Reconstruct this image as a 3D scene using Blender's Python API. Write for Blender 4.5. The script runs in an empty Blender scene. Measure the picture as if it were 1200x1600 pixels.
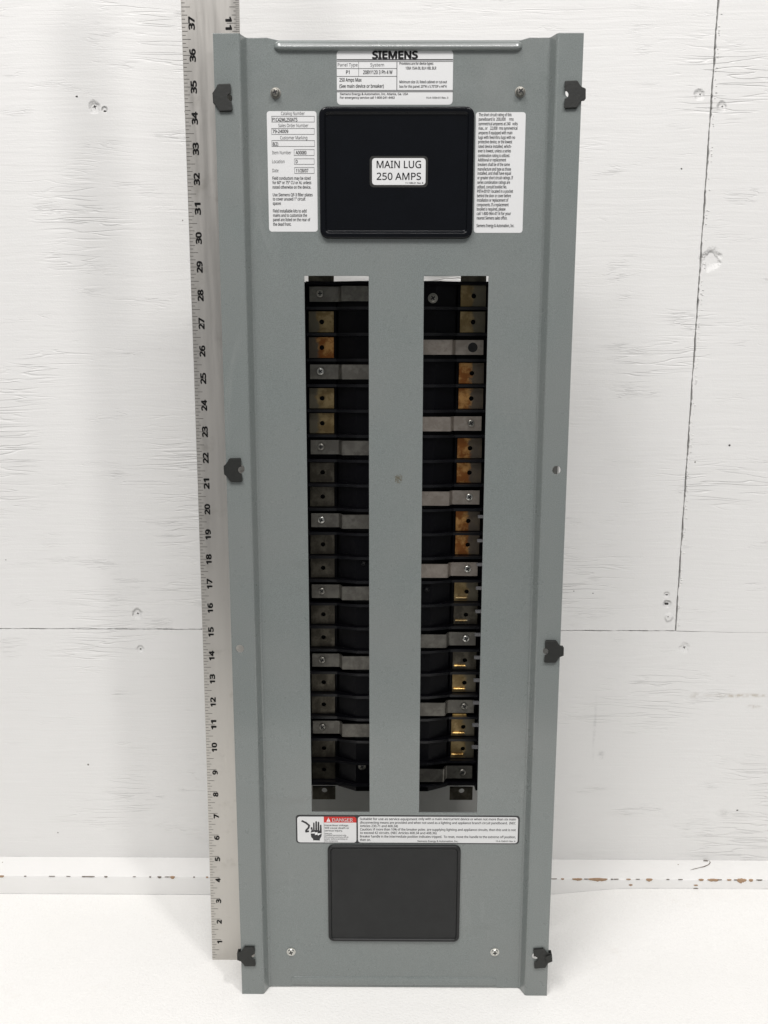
import bpy, bmesh, math, random
from mathutils import Matrix, Vector

IN = 0.0254          # everything is measured in inches and built in metres
scene = bpy.context.scene
COL = scene.collection
rng = random.Random(7)

# ---------------------------------------------------------------- camera
cam_data = bpy.data.cameras.new("camera")
cam_data.sensor_fit = 'VERTICAL'
cam_data.sensor_height = 36.0
cam_data.lens = 30.15
cam_data.clip_start = 0.02
cam_data.clip_end = 50.0
cam = bpy.data.objects.new("camera", cam_data)
COL.objects.link(cam)
_a, _yaw, _roll = 0.18838, -0.00611, 0.00137
_f0 = Vector((math.sin(_yaw), math.cos(_yaw), 0))
_R = Vector((math.cos(_yaw), -math.sin(_yaw), 0))
_F = _f0 * math.cos(_a) - Vector((0, 0, 1)) * math.sin(_a)
_U = _f0 * math.sin(_a) + Vector((0, 0, 1)) * math.cos(_a)
_Rr = _R * math.cos(_roll) + _U * math.sin(_roll)
_Ur = _U * math.cos(_roll) - _R * math.sin(_roll)
_m = Matrix((_Rr, _Ur, -_F)).transposed().to_4x4()
_m.translation = Vector((0, 0, 26.105 * IN))
cam.matrix_world = _m
scene.camera = cam

# ---------------------------------------------------------------- room light
world = bpy.data.worlds.new("World")
scene.world = world
world.use_nodes = True
bg = world.node_tree.nodes["Background"]
bg.inputs[0].default_value = (0.98, 0.985, 1.0, 1)
bg.inputs[1].default_value = 0.33


def area(name, loc, size, power, color, rot=(0, 0, 0)):
    d = bpy.data.lights.new(name, 'AREA')
    d.shape = 'RECTANGLE'
    d.size, d.size_y = size
    d.energy = power
    d.color = color
    o = bpy.data.objects.new(name, d)
    o.location = loc
    o.rotation_euler = rot
    COL.objects.link(o)
    return o


LAMP = (1.0, 0.972, 0.958)
area("ceiling_tube_light", (-0.62, -0.15, 2.25), (0.30, 1.0), 30, LAMP)
area("ceiling_lamp_light", (0.75, -0.20, 2.25), (0.12, 0.20), 21, LAMP)
area("ceiling_strip_light", (0.10, -0.55, 2.45), (1.3, 0.07), 20, LAMP)
area("ceiling_strip_light", (0.10, -1.00, 2.45), (1.3, 0.07), 18, LAMP)

scene.view_settings.view_transform = 'Standard'
scene.view_settings.look = 'None'
scene.view_settings.exposure = -0.28
scene.view_settings.gamma = 1.0


# ---------------------------------------------------------------- materials
def lin(r, g, b):
    f = lambda c: ((c / 255 + 0.055) / 1.055) ** 2.4 if c > 10 else c / 255 / 12.92
    return (f(r), f(g), f(b), 1)


class NT:
    """small helper for building node materials"""

    def __init__(self, name):
        self.m = bpy.data.materials.new(name)
        self.m.use_nodes = True
        self.t = self.m.node_tree
        self.p = self.t.nodes["Principled BSDF"]

    def n(self, typ, **kw):
        nd = self.t.nodes.new(typ)
        for k, v in kw.items():
            setattr(nd, k, v)
        return nd

    def l(self, a, b):
        self.t.links.new(a, b)

    def coord(self, scale=(1, 1, 1), kind='Object', loc=(0, 0, 0)):
        tc = self.n('ShaderNodeTexCoord')
        mp = self.n('ShaderNodeMapping')
        mp.inputs['Scale'].default_value = scale
        mp.inputs['Location'].default_value = loc
        self.l(tc.outputs[kind], mp.inputs[0])
        return mp.outputs[0]

    def noise(self, vec, scale, detail=3, rough=0.5, dist=0.0):
        nd = self.n('ShaderNodeTexNoise')
        nd.inputs['Scale'].default_value = scale
        nd.inputs['Detail'].default_value = detail
        nd.inputs['Roughness'].default_value = rough
        nd.inputs['Distortion'].default_value = dist
        if vec is not None:
            self.l(vec, nd.inputs['Vector'])
        return nd.outputs['Fac']

    def math(self, op, a, b=None, c=None, clamp=False):
        nd = self.n('ShaderNodeMath', operation=op, use_clamp=clamp)
        for i, v in enumerate((a, b, c)):
            if v is None:
                continue
            if isinstance(v, (int, float)):
                nd.inputs[i].default_value = v
            else:
                self.l(v, nd.inputs[i])
        return nd.outputs[0]

    def smooth(self, v, a, b, lo=0.0, hi=1.0):
        nd = self.n('ShaderNodeMapRange', interpolation_type='SMOOTHSTEP')
        self.l(v, nd.inputs[0])
        for i, x in zip((1, 2, 3, 4), (a, b, lo, hi)):
            nd.inputs[i].default_value = x
        return nd.outputs[0]

    def mix(self, fac, a, b):
        nd = self.n('ShaderNodeMix', data_type='RGBA')
        for i, v in ((0, fac), (6, a), (7, b)):
            if isinstance(v, (tuple, list)) or isinstance(v, (int, float)):
                nd.inputs[i].default_value = v
            else:
                self.l(v, nd.inputs[i])
        return nd.outputs[2]

    def bump(self, h, strength, distance, prev=None):
        nd = self.n('ShaderNodeBump')
        nd.inputs['Strength'].default_value = strength
        nd.inputs['Distance'].default_value = distance
        self.l(h, nd.inputs['Height'])
        if prev is not None:
            self.l(prev, nd.inputs['Normal'])
        return nd.outputs[0]

    def base(self, v):
        if isinstance(v, tuple):
            self.p.inputs['Base Color'].default_value = v
        else:
            self.l(v, self.p.inputs['Base Color'])

    def set(self, rough=0.5, metal=0.0, spec=0.5):
        self.p.inputs['Roughness'].default_value = rough
        self.p.inputs['Metallic'].default_value = metal
        self.p.inputs['Specular IOR Level'].default_value = spec
        return self


def simple(name, col, rough=0.5, metal=0.0, spec=0.5, vary=0.0, vscale=60, bump=0.0, bscale=600):
    m = NT(name).set(rough, metal, spec)
    v = m.coord()
    if vary:
        f = m.noise(v, vscale, 4, 0.6)
        d = tuple(c * (1 - vary) for c in col[:3]) + (1,)
        u = tuple(min(1, c * (1 + vary)) for c in col[:3]) + (1,)
        m.base(m.mix(f, d, u))
    else:
        m.base(col)
    if bump:
        m.l(m.bump(m.noise(v, bscale, 2), bump, 0.0004), m.p.inputs['Normal'])
    return m.m


def specks(m, v, scale, radius, share):
    """sparse small round marks"""
    vo = m.n('ShaderNodeTexVoronoi')
    vo.inputs['Scale'].default_value = scale
    m.l(v, vo.inputs['Vector'])
    sep = m.n('ShaderNodeSeparateColor')
    m.l(vo.outputs['Color'], sep.inputs[0])
    pick = m.math('LESS_THAN', sep.outputs[0], share)
    r = m.math('MULTIPLY', sep.outputs[1], radius * scale)
    near = m.math('LESS_THAN', vo.outputs['Distance'], r)
    return m.math('MULTIPLY', pick, near)


# powder coated steel
m = NT("gray_powder_coat").set(0.30, 0, 0.5)
v = m.coord()
g = m.noise(v, 1100, 2, 0.6)
big = m.noise(v, 9, 3)
c0 = m.mix(m.smooth(g, 0.3, 0.7), (0.148, 0.167, 0.161, 1), (0.201, 0.224, 0.217, 1))
c1 = m.mix(m.smooth(big, 0.35, 0.7, 0, 0.35), c0, (0.205, 0.212, 0.204, 1))
# small rust fleck on the centre strip and rare dark specks
sx = m.n('ShaderNodeVectorMath', operation='DISTANCE')
m.l(v, sx.inputs[0])
sx.inputs[1].default_value = (0.077 * IN, 0.4 * IN, 21.35 * IN)
spot = m.math('MULTIPLY', m.smooth(sx.outputs['Value'], 0.0, 0.45 * IN, 1, 0), m.noise(v, 900, 1))
c2 = m.mix(m.smooth(spot, 0.36, 0.46, 0, 0.8), c1, (0.09, 0.075, 0.04, 1))
c3 = m.mix(specks(m, v, 22, 0.0009, 0.25), c2, (0.05, 0.055, 0.05, 1))
scr = m.noise(m.coord((26, 26, 5)), 1, 5, 0.75, 0.8)
c3 = m.mix(m.smooth(scr, 0.60, 0.74, 0, 0.16), c3, (0.33, 0.34, 0.33, 1))
c3 = m.mix(m.smooth(m.noise(m.coord((7, 7, 30), loc=(3, 1, 2)), 1, 5, 0.7), 0.60, 0.75, 0, 0.14), c3, (0.10, 0.10, 0.09, 1))
m.base(c3)
m.l(m.smooth(m.noise(v, 35, 4, 0.6), 0.3, 0.7, 0.26, 0.38), m.p.inputs['Roughness'])
m.l(m.bump(m.noise(v, 900, 2), 0.10, 0.0004), m.p.inputs['Normal'])
m.p.inputs["Coat Weight"].default_value = 0.6
m.p.inputs["Coat Roughness"].default_value = 0.12
M_GRAY = m.m

# painted plywood
WALL_DENTS = [  # x, z, radius (in), depth
    (-12.596, 36.20, 0.30, 1.0), (-12.15, 36.07, 0.16, 0.8), (-11.94, 13.73, 0.30, 0.9), (-11.88, 11.97, 0.22, 0.6),
    (13.062, 36.66, 0.26, 0.8), (14.055, 36.2, 0.26, 0.8), (14.05, 29.95, 0.55, 1.2), (13.08, 14.74, 0.17, 0.5),
    (13.11, 14.28, 0.22, 0.9), (13.226, 13.62, 0.26, -0.6), (14.065, 12.12, 0.30, 0.5)]
m = NT("painted_plywood").set(0.5, 0, 0.4)
v = m.coord()
warp = m.n('ShaderNodeVectorMath', operation='ADD')
wn = m.n('ShaderNodeTexNoise')
wn.inputs['Scale'].default_value = 6
wn.inputs['Detail'].default_value = 3
m.l(v, wn.inputs['Vector'])
wsc = m.n('ShaderNodeVectorMath', operation='SCALE')
m.l(wn.outputs['Color'], wsc.inputs[0])
wsc.inputs['Scale'].default_value = 0.016
m.l(v, warp.inputs[0])
m.l(wsc.outputs[0], warp.inputs[1])


def stretch(vec, sc):
    mp = m.n('ShaderNodeMapping')
    mp.inputs['Scale'].default_value = sc
    m.l(vec, mp.inputs[0])
    return mp.outputs[0]


gfine = m.noise(stretch(warp.outputs[0], (14, 14, 420)), 1, 3, 0.6)
gmid = m.noise(stretch(warp.outputs[0], (11, 11, 130)), 1, 2, 0.5, 0.3)
wr = m.noise(stretch(warp.outputs[0], (13, 13, 170)), 1, 1, 0.4, 0.5)
ridge = m.smooth(m.math('ABSOLUTE', m.math('SUBTRACT', wr, 0.55)), 0.0, 0.045, 1, 0)
mask = m.smooth(m.noise(stretch(v, (5, 5, 9)), 1, 2), 0.51, 0.67)
wrk = m.math('MULTIPLY', ridge, mask)
h = m.math('ADD', m.math('MULTIPLY', gfine, 0.20), m.math('MULTIPLY', gmid, 0.30))
wr2 = m.noise(stretch(warp.outputs[0], (26, 26, 300)), 1, 2, 0.5, 0.4)
mask2 = m.smooth(m.noise(stretch(v, (14, 14, 40)), 1, 2), 0.56, 0.74)
wrk2 = m.math('MULTIPLY', m.smooth(m.math('ABSOLUTE', m.math('SUBTRACT', wr2, 0.52)), 0.0, 0.04, 1, 0), mask2)
h = m.math('SUBTRACT', h, m.math('MULTIPLY', wrk, 0.56))
h = m.math('SUBTRACT', h, m.math('MULTIPLY', wrk2, 0.32))
pores = m.noise(v, 700, 2)
h = m.math('ADD', h, m.math('MULTIPLY', pores, 0.10))
for dx, dz, dr, dd in WALL_DENTS:
    dn = m.n('ShaderNodeVectorMath', operation='DISTANCE')
    m.l(v, dn.inputs[0])
    dn.inputs[1].default_value = (dx * IN, 39.006 * IN, dz * IN)
    jitter = m.math('ADD', dn.outputs['Value'], m.math('MULTIPLY', m.math('SUBTRACT', m.noise(v, 120, 3), 0.5), 0.9 * dr * IN))
    h = m.math('ADD', h, m.smooth(jitter, dr * 0.35 * IN, dr * IN, -dd * 2.4, 0))
blot = m.noise(v, 7, 4, 0.6)
col = m.mix(blot, (0.765, 0.762, 0.745, 1), (0.815, 0.812, 0.798, 1))
col = m.mix(m.smooth(m.noise(stretch(v, (9, 9, 60)), 1, 4, 0.6), 0.58, 0.80, 0, 0.10), col, (0.60, 0.59, 0.56, 1))
# scuffs and smears low on the right
for px, pz, rx, rz, st, sc_ in ((16.9, 9.72, 2.2, 0.16, 0.75, (0.42, 0.36, 0.28, 1)), (14.75, 9.70, 0.35, 0.25, 0.5, (0.45, 0.42, 0.36, 1)),
                                (17.6, 9.15, 0.5, 0.15, 0.7, (0.40, 0.36, 0.30, 1)), (10.0, 8.0, 0.12, 2.2, 0.35, (0.50, 0.50, 0.49, 1)),
                                (10.4, 6.6, 0.25, 0.3, 0.6, (0.45, 0.45, 0.44, 1)), (16.6, 3.55, 0.5, 0.35, 0.4, (0.45, 0.44, 0.42, 1))):
    mp = m.n('ShaderNodeMapping')
    mp.inputs['Scale'].default_value = (1 / (rx * IN), 0, 1 / (rz * IN))
    mp.inputs['Location'].default_value = (-px / rx, 0, -pz / rz)
    m.l(v, mp.inputs[0])
    ln = m.n('ShaderNodeVectorMath', operation='LENGTH')
    m.l(mp.outputs[0], ln.inputs[0])
    f = m.math('MULTIPLY', m.smooth(ln.outputs['Value'], 0.1, 1.0, 1, 0), m.smooth(m.noise(v, 130, 4, 0.7), 0.35, 0.65))
    col = m.mix(m.math('MULTIPLY', f, st), col, sc_)
col = m.mix(specks(m, v, 26, 0.0016, 0.28), col, (0.22, 0.21, 0.19, 1))
m.base(col)
m.l(m.bump(h, 1.0, 0.00105), m.p.inputs['Normal'])
M_WALL = m.m

m = NT("white_gloss_paint").set(0.35, 0, 0.5)
v = m.coord()
col = m.mix(m.noise(v, 30, 4), (0.80, 0.795, 0.775, 1), (0.845, 0.84, 0.825, 1))
col = m.mix(specks(m, v, 55, 0.0015, 0.3), col, (0.30, 0.26, 0.2, 1))
m.base(col)
m.l(m.bump(m.noise(m.coord((30, 200, 200)), 1, 3), 0.25, 0.001), m.p.inputs['Normal'])
M_LEDGE = m.m

m = NT("white_table_paper").set(0.7, 0, 0.3)
v = m.coord()
col = m.mix(m.noise(v, 12, 4), (0.84, 0.835, 0.81, 1), (0.875, 0.87, 0.85, 1))
col = m.mix(specks(m, v, 17, 0.0012, 0.35), col, (0.34, 0.33, 0.31, 1))
col = m.mix(m.smooth(m.noise(v, 330, 3, 0.7), 0.45, 0.75, 0, 0.22), col, (0.74, 0.725, 0.69, 1))
col = m.mix(m.smooth(m.noise(v, 22, 5, 0.7), 0.60, 0.78, 0, 0.20), col, (0.66, 0.61, 0.52, 1))
m.base(col)
hh = m.math('ADD', m.noise(v, 420, 3), m.math('MULTIPLY', m.noise(v, 60, 3), 0.8))
m.l(m.bump(hh, 0.55, 0.0013), m.p.inputs['Normal'])
M_TABLE = m.m

M_BARE = simple("bare_chipped_wood", (0.38, 0.25, 0.155, 1), 0.8, vary=0.3, vscale=200)
M_GRIME = simple("dark_grime", (0.17, 0.145, 0.12, 1), 0.9)
M_CRACK = simple("dark_gap", (0.045, 0.042, 0.04, 1), 0.9)

# brushed aluminium ruler
m = NT("brushed_aluminium").set(0.5, 0.88, 0.5)
v = m.coord()
br = m.noise(m.coord((160, 160, 6)), 1, 3, 0.6)
col = m.mix(br, (0.50, 0.48, 0.445, 1), (0.60, 0.58, 0.545, 1))
col = m.mix(m.smooth(m.noise(v, 35, 4, 0.65), 0.55, 0.75, 0, 0.35), col, (0.33, 0.31, 0.27, 1))
m.base(col)
m.l(m.smooth(br, 0.2, 0.8, 0.36, 0.5), m.p.inputs['Roughness'])
M_RULER = m.m
M_TICK = simple("engraved_black", (0.075, 0.07, 0.062, 1), 0.7)
M_NUM = simple("black_print", (0.012, 0.012, 0.012, 1), 0.6)

M_COVER = simple("black_glossy_plastic", (0.0024, 0.003, 0.0045, 1), 0.20, 0, 0.22, vary=0.3, vscale=50, bump=0.05, bscale=1500)
M_COVER2 = simple("charcoal_matte_plastic", (0.0135, 0.0142, 0.0142, 1), 0.46, 0, 0.35, vary=0.35, vscale=70, bump=0.3, bscale=1500)
M_STICKER = simple("white_sticker", (0.69, 0.695, 0.692, 1), 0.35, 0, 0.5)
M_CLEAR = simple("clear_sticker_margin", (0.028, 0.028, 0.026, 1), 0.3)
M_INK = simple("sticker_ink", (0.022, 0.022, 0.024, 1), 0.5)
M_INK2 = simple("sticker_ink_fine", (0.04, 0.04, 0.043, 1), 0.5)
M_RED = simple("danger_red", lin(196, 38, 30), 0.4)
M_WHITEINK = simple("white_ink", (0.8, 0.8, 0.8, 1), 0.4)
M_CLIP = simple("black_phosphate_steel", (0.022, 0.023, 0.021, 1), 0.5, 0.3, 0.5, vary=0.25, vscale=300, bump=0.3)
M_ZINC = simple("zinc_plated_steel", (0.62, 0.62, 0.58, 1), 0.28, 1.0, vary=0.1, vscale=300)
M_ZINC_OLD = simple("dull_zinc_steel", (0.30, 0.29, 0.26, 1), 0.38, 1.0, vary=0.2, vscale=300)
M_BLACK = simple("recess_black", (0.008, 0.008, 0.008, 1), 0.6)
M_BASE = simple("black_phenolic", (0.002, 0.002, 0.0032, 1), 0.40, 0, 0.12, bump=0.2, bscale=900)
M_RIB = simple("black_glossy_barrier", (0.004, 0.004, 0.0055, 1), 0.28, 0, 0.4)
M_TAB = simple("gray_phenolic", (0.16, 0.16, 0.165, 1), 0.5)
M_PAN = simple("galvanised_steel", (0.52, 0.52, 0.50, 1), 0.5, 0.25, vary=0.15, vscale=30)


def tarnished(name, a, b, rough=0.4, lo=0.42, hi=0.62, split=None):
    t = NT(name).set(rough, 0.85, 0.5)
    vv = t.coord()
    f = t.smooth(t.noise(vv, 95, 5, 0.65), lo, hi)
    c = t.mix(f, a, b)
    c = t.mix(t.smooth(t.noise(vv, 160, 5, 0.7), 0.55, 0.75, 0, 0.45), c, tuple(x * 0.35 for x in a[:3]) + (1,))
    if split:      # outer half of the bar mixed towards a grayer tint
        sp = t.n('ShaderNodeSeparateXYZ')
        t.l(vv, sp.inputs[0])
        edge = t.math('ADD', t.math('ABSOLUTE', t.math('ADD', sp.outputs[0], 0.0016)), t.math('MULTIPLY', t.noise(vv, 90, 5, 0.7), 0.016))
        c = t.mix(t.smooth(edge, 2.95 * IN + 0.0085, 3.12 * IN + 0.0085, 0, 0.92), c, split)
    t.base(c)
    t.l(t.bump(t.noise(vv, 300, 3), 0.15, 0.0004), t.p.inputs['Normal'])
    return t.m


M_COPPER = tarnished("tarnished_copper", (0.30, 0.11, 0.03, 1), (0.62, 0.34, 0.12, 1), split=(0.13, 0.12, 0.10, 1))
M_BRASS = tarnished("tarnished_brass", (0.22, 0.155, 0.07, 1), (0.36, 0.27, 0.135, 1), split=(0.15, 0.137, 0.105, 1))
M_STAB_DK = tarnished("dark_stab_metal", (0.07, 0.062, 0.048, 1), (0.125, 0.113, 0.088, 1))  # darker tint, mostly lower left rows and bar ends
M_GOLD = tarnished("glint_brass", (0.16, 0.09, 0.025, 1), (0.95, 0.62, 0.22, 1), 0.3, 0.40, 0.60)  # bright gold puts the glint on the lower lips into the colour
M_STRAP = tarnished("tinned_strap", (0.34, 0.30, 0.26, 1), (0.42, 0.375, 0.33, 1), 0.42)
M_STRAP_DK = tarnished("dark_tinned_strap", (0.145, 0.138, 0.122, 1), (0.20, 0.192, 0.17, 1), 0.45)  # darker tint of the strap, left column and lower right rows


# ---------------------------------------------------------------- geometry helpers
class MB:
    """collects faces (inches: u right, y into the wall, w up) and links them as one mesh"""

    def __init__(self):
        self.v, self.f = [], []

    def add(self, verts, faces):
        k = len(self.v)
        self.v += [tuple(p) for p in verts]
        self.f += [tuple(i + k for i in f) for f in faces]
        return self

    def box(self, x0, x1, y0, y1, z0, z1):
        vs = [(x, y, z) for z in (z0, z1) for y in (y0, y1) for x in (x0, x1)]
        return self.add(vs, [(0, 2, 3, 1), (4, 5, 7, 6), (0, 1, 5, 4), (2, 6, 7, 3), (0, 4, 6, 2), (1, 3, 7, 5)])

    def loft(self, rings, cap0=False, cap1=True, closed=True):
        n = len(rings[0])
        vs = [p for r in rings for p in r]
        fs = []
        for i in range(len(rings) - 1):
            for j in range(n if closed else n - 1):
                a, b = i * n + j, i * n + (j + 1) % n
                fs.append((a, b, b + n, a + n))
        if cap0:
            fs.append(tuple(reversed(range(n))))
        if cap1:
            fs.append(tuple(range((len(rings) - 1) * n, len(rings) * n)))
        return self.add(vs, fs)

    def extrude_w(self, prof, w0, w1, caps=True):
        """closed (u, y) profile swept along w"""
        return self.loft([[(u, y, w) for u, y in prof] for w in (w0, w1)], caps, caps)

    def mesh(self, name, smooth=None, xf=None):
        me = bpy.data.meshes.new(name)
        pts = [xf(*p) for p in self.v] if xf else self.v
        me.from_pydata([(x * IN, y * IN, z * IN) for x, y, z in pts], [], self.f)
        bm = bmesh.new()
        bm.from_mesh(me)
        bmesh.ops.recalc_face_normals(bm, faces=bm.faces)
        bm.to_mesh(me)
        bm.free()
        if smooth is not None:
            for p in me.polygons:
                p.use_smooth = True
            me.set_sharp_from_angle(angle=math.radians(smooth))
        me.update()
        return me

    def build(self, name, mat, parent=None, smooth=None, xf=None):
        return link(name, self.mesh(name, smooth, xf), mat, parent)


def link(name, me, mat, parent=None):
    if mat is not None and not me.materials:
        me.materials.append(mat)
    o = bpy.data.objects.new(name, me)
    COL.objects.link(o)
    if parent is not None:
        o.parent = parent
    return o


def empty(name, loc=(0, 0, 0), rot=(0, 0, 0)):
    o = bpy.data.objects.new(name, None)
    o.empty_display_size = 0.02
    o.location = loc
    o.rotation_euler = rot
    COL.objects.link(o)
    return o


def rrect(u0, u1, w0, w1, r, k=6):
    pts = []
    for cx, cz, a0 in ((u1 - r, w1 - r, 0), (u0 + r, w1 - r, 90), (u0 + r, w0 + r, 180), (u1 - r, w0 + r, 270)):
        for i in range(k + 1):
            a = math.radians(a0 + 90 * i / k)
            pts.append((cx + r * math.cos(a), cz + r * math.sin(a)))
    return pts


def circle(cx, cz, r, k=20):
    return [(cx + r * math.cos(2 * math.pi * i / k), cz + r * math.sin(2 * math.pi * i / k)) for i in range(k)]


def plate(mb, outlines, n0, n1, bevel=0.0):
    """flat sheet in the (u, w) plane with holes, from depth n0 to n1 (n towards the viewer)"""
    c = bpy.data.curves.new("outline", 'CURVE')
    c.dimensions = '2D'
    c.fill_mode = 'BOTH'
    c.extrude = (n1 - n0) / 2 - bevel
    c.bevel_depth = bevel
    c.bevel_resolution = 2
    c.offset = -bevel
    for poly in outlines:
        s = c.splines.new('POLY')
        s.points.add(len(poly) - 1)
        for p, (x, z) in zip(s.points, poly):
            p.co = (x, z, 0, 1)
        s.use_cyclic_u = True
    o = bpy.data.objects.new("outline", c)
    COL.objects.link(o)
    bpy.context.view_layer.update()
    me = bpy.data.meshes.new_from_object(o.evaluated_get(bpy.context.evaluated_depsgraph_get()))
    mid = (n0 + n1) / 2
    mb.add([(p.co.x, -(p.co.z + mid), p.co.y) for p in me.vertices], [tuple(f.vertices) for f in me.polygons])
    bpy.data.objects.remove(o)
    bpy.data.curves.remove(c)
    bpy.data.meshes.remove(me)
    return mb


def flat(mb, poly, n):
    """paper-thin printed shape facing the viewer"""
    return mb.add([(u, -n, w) for u, w in poly], [tuple(range(len(poly)))])


_cap = {}
try:        # the plain sans serif that ships inside Blender itself
    SANS = bpy.data.fonts.load(bpy.utils.system_resource('DATAFILES', path='fonts') + "/NotoSansHebrew-Regular.woff2")
except Exception:
    SANS = None


def text_raw(s, bold):
    c = bpy.data.curves.new("type", 'FONT')
    c.body = s
    if SANS is not None:
        c.font = SANS
    c.resolution_u = 3 if bold >= 2 else 2
    o = bpy.data.objects.new("type", c)
    COL.objects.link(o)
    bpy.context.view_layer.update()
    me = bpy.data.meshes.new_from_object(o.evaluated_get(bpy.context.evaluated_depsgraph_get()))
    vs = [(p.co.x, p.co.y) for p in me.vertices]
    fs = [tuple(f.vertices) for f in me.polygons]
    bpy.data.objects.remove(o)
    bpy.data.curves.remove(c)
    bpy.data.meshes.remove(me)
    r = (0.0, 0.022, 0.046, 0.009, 0.045)[bold]          # heavier weights: the outline repeated a hair to every side
    if r:
        k = 4 if bold == 1 else 12
        n0, v0, f0 = len(vs), list(vs), list(fs)
        for i in range(k):
            a = 2 * math.pi * i / k
            vs += [(x + r * math.cos(a) * (1 if bold > 1 else 1.0), y + r * math.sin(a) * (1 if bold > 1 else 0.5)) for x, y in v0]
            fs += [tuple(j + n0 * (i + 1) for j in f) for f in f0]
    return vs, fs


def text(mb, s, u0, u1, w, cap, n, bold=0):
    """one printed line: left and right end, base line and capital height in inches"""
    if 'H' not in _cap:
        _cap['H'] = max(y for _, y in text_raw("H", 0)[0])
    vs, fs = text_raw(s, bold)
    x0, x1 = min(x for x, _ in vs), max(x for x, _ in vs)
    k = (u1 - u0) / (x1 - x0)
    kz = cap / _cap['H']
    mb.add([(u0 + (x - x0) * k, -n, w + y * kz) for x, y in vs], fs)

# ---------------------------------------------------------------- printed matter (inches on the sheet)
RATING_TEXT = [
  ('SIEMENS', -0.888, 0.689, 35.894, 0.236, 2),
  ('Panel Type', -2.069, -1.386, 35.642, 0.102),
  ('System', -0.946, -0.475, 35.640, 0.103),
  ('P1', -1.784, -1.661, 35.399, 0.115, 1),
  ('208Y/120 3 Ph 4 W', -1.198, -0.184, 35.395, 0.119, 1),
  ('250 Amps Max', -2.016, -1.247, 35.153, 0.115, 1),
  ('(See main device or breaker)', -2.017, -0.483, 34.955, 0.111, 1),
  ('Provisions are for device types:', 0.053, 1.223, 35.693, 0.085),
  ('100A 15AA BL BLH HBL BLR', 0.265, 1.321, 35.541, 0.090),
  ('Minimum size UL listed cabinet or cut-out', 0.055, 1.693, 35.101, 0.087),
  ('box for this panel: 20"W x 5.75"DP x 44"H', 0.056, 1.681, 34.957, 0.082),
  ('Siemens Energy & Automation, Inc. Atlanta, Ga. USA', -2.002, 0.358, 34.719, 0.070),
  ('For emergency service call 1-800-241-4463', -2.002, -0.107, 34.603, 0.070),
  ('15-A-1034-01 Rev. 3', 0.978, 1.744, 34.604, 0.058),
]
RATING_LINES = [
  (-2.098,35.871,1.889,35.834),
  (-2.098,35.805,1.890,35.789),
  (-2.100,35.580,-0.035,35.566),
  (-2.103,35.330,-0.034,35.315),
  (-2.106,34.880,1.904,34.860),
  (-2.107,34.839,1.904,34.815),
  (-1.355,35.796,-1.344,35.325),
  (-0.044,35.795,-0.023,34.874),
]
CATALOG_TEXT = [
  ('Catalog Number', -4.050, -3.227, 34.072, 0.107, 0),
  ('P1C42ML250ATS', -4.361, -3.483, 33.865, 0.115, 1),
  ('Sales Order Number', -4.148, -3.106, 33.677, 0.108, 0),
  ('79-24009', -4.357, -3.808, 33.485, 0.108, 1),
  ('Customer Marking', -4.095, -3.148, 33.276, 0.108, 0),
  ('8(2)', -4.366, -4.169, 33.068, 0.112, 1),
  ('Item Number', -4.384, -3.718, 32.785, 0.108, 0),
  ('A00080', -3.562, -3.184, 32.780, 0.113, 1),
  ('Location', -4.390, -3.958, 32.489, 0.113, 0),
  ('D', -3.567, -3.497, 32.489, 0.109, 1),
  ('Date', -4.389, -4.178, 32.188, 0.114, 0),
  ('11/28/07', -3.564, -3.127, 32.184, 0.113, 1),
  ('Field conductors may be sized', -4.394, -3.052, 31.938, 0.102, 0),
  ('for 60° or 75° CU or AL unless', -4.397, -3.030, 31.792, 0.102, 0),
  ('noted otherwise on the device.', -4.396, -3.040, 31.639, 0.102, 0),
  ('Use Siemens QF-3 filler plates', -4.394, -2.986, 31.383, 0.102, 0),
  ('to cover unused 1" circuit', -4.397, -3.244, 31.241, 0.102, 0),
  ('spaces', -4.400, -4.109, 31.094, 0.103, 0),
  ('Field installable kits to add', -4.397, -3.209, 30.836, 0.104, 0),
  ('mains and to customize the', -4.396, -3.194, 30.689, 0.104, 0),
  ('panel are listed on the rear of', -4.399, -3.080, 30.542, 0.103, 0),
  ('the dead front.', -4.403, -3.761, 30.386, 0.104, 0),
]
CATALOG_LINES = [
  (-4.385,34.038,-2.889,34.025),
  (-4.389,33.850,-2.891,33.838),
  (-4.385,34.038,-4.377,33.839),
  (-2.901,34.037,-2.891,33.838),
  (-4.394,33.639,-2.894,33.626),
  (-4.398,33.446,-2.897,33.434),
  (-4.394,33.639,-4.386,33.435),
  (-2.906,33.638,-2.897,33.434),
  (-4.395,33.242,-2.891,33.229),
  (-4.399,33.048,-2.894,33.036),
  (-4.395,33.242,-4.387,33.037),
  (-2.903,33.241,-2.894,33.036),
  (-3.621,32.943,-2.907,32.931),
  (-3.624,32.749,-2.910,32.737),
  (-3.621,32.943,-3.612,32.738),
  (-2.919,32.943,-2.910,32.737),
  (-3.618,32.640,-2.911,32.628),
  (-3.621,32.457,-2.914,32.445),
  (-3.618,32.640,-3.609,32.446),
  (-2.923,32.640,-2.914,32.445),
  (-3.615,32.348,-2.915,32.336),
  (-3.618,32.153,-2.918,32.141),
  (-3.615,32.348,-3.606,32.141),
  (-2.927,32.348,-2.918,32.141),
]
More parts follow.
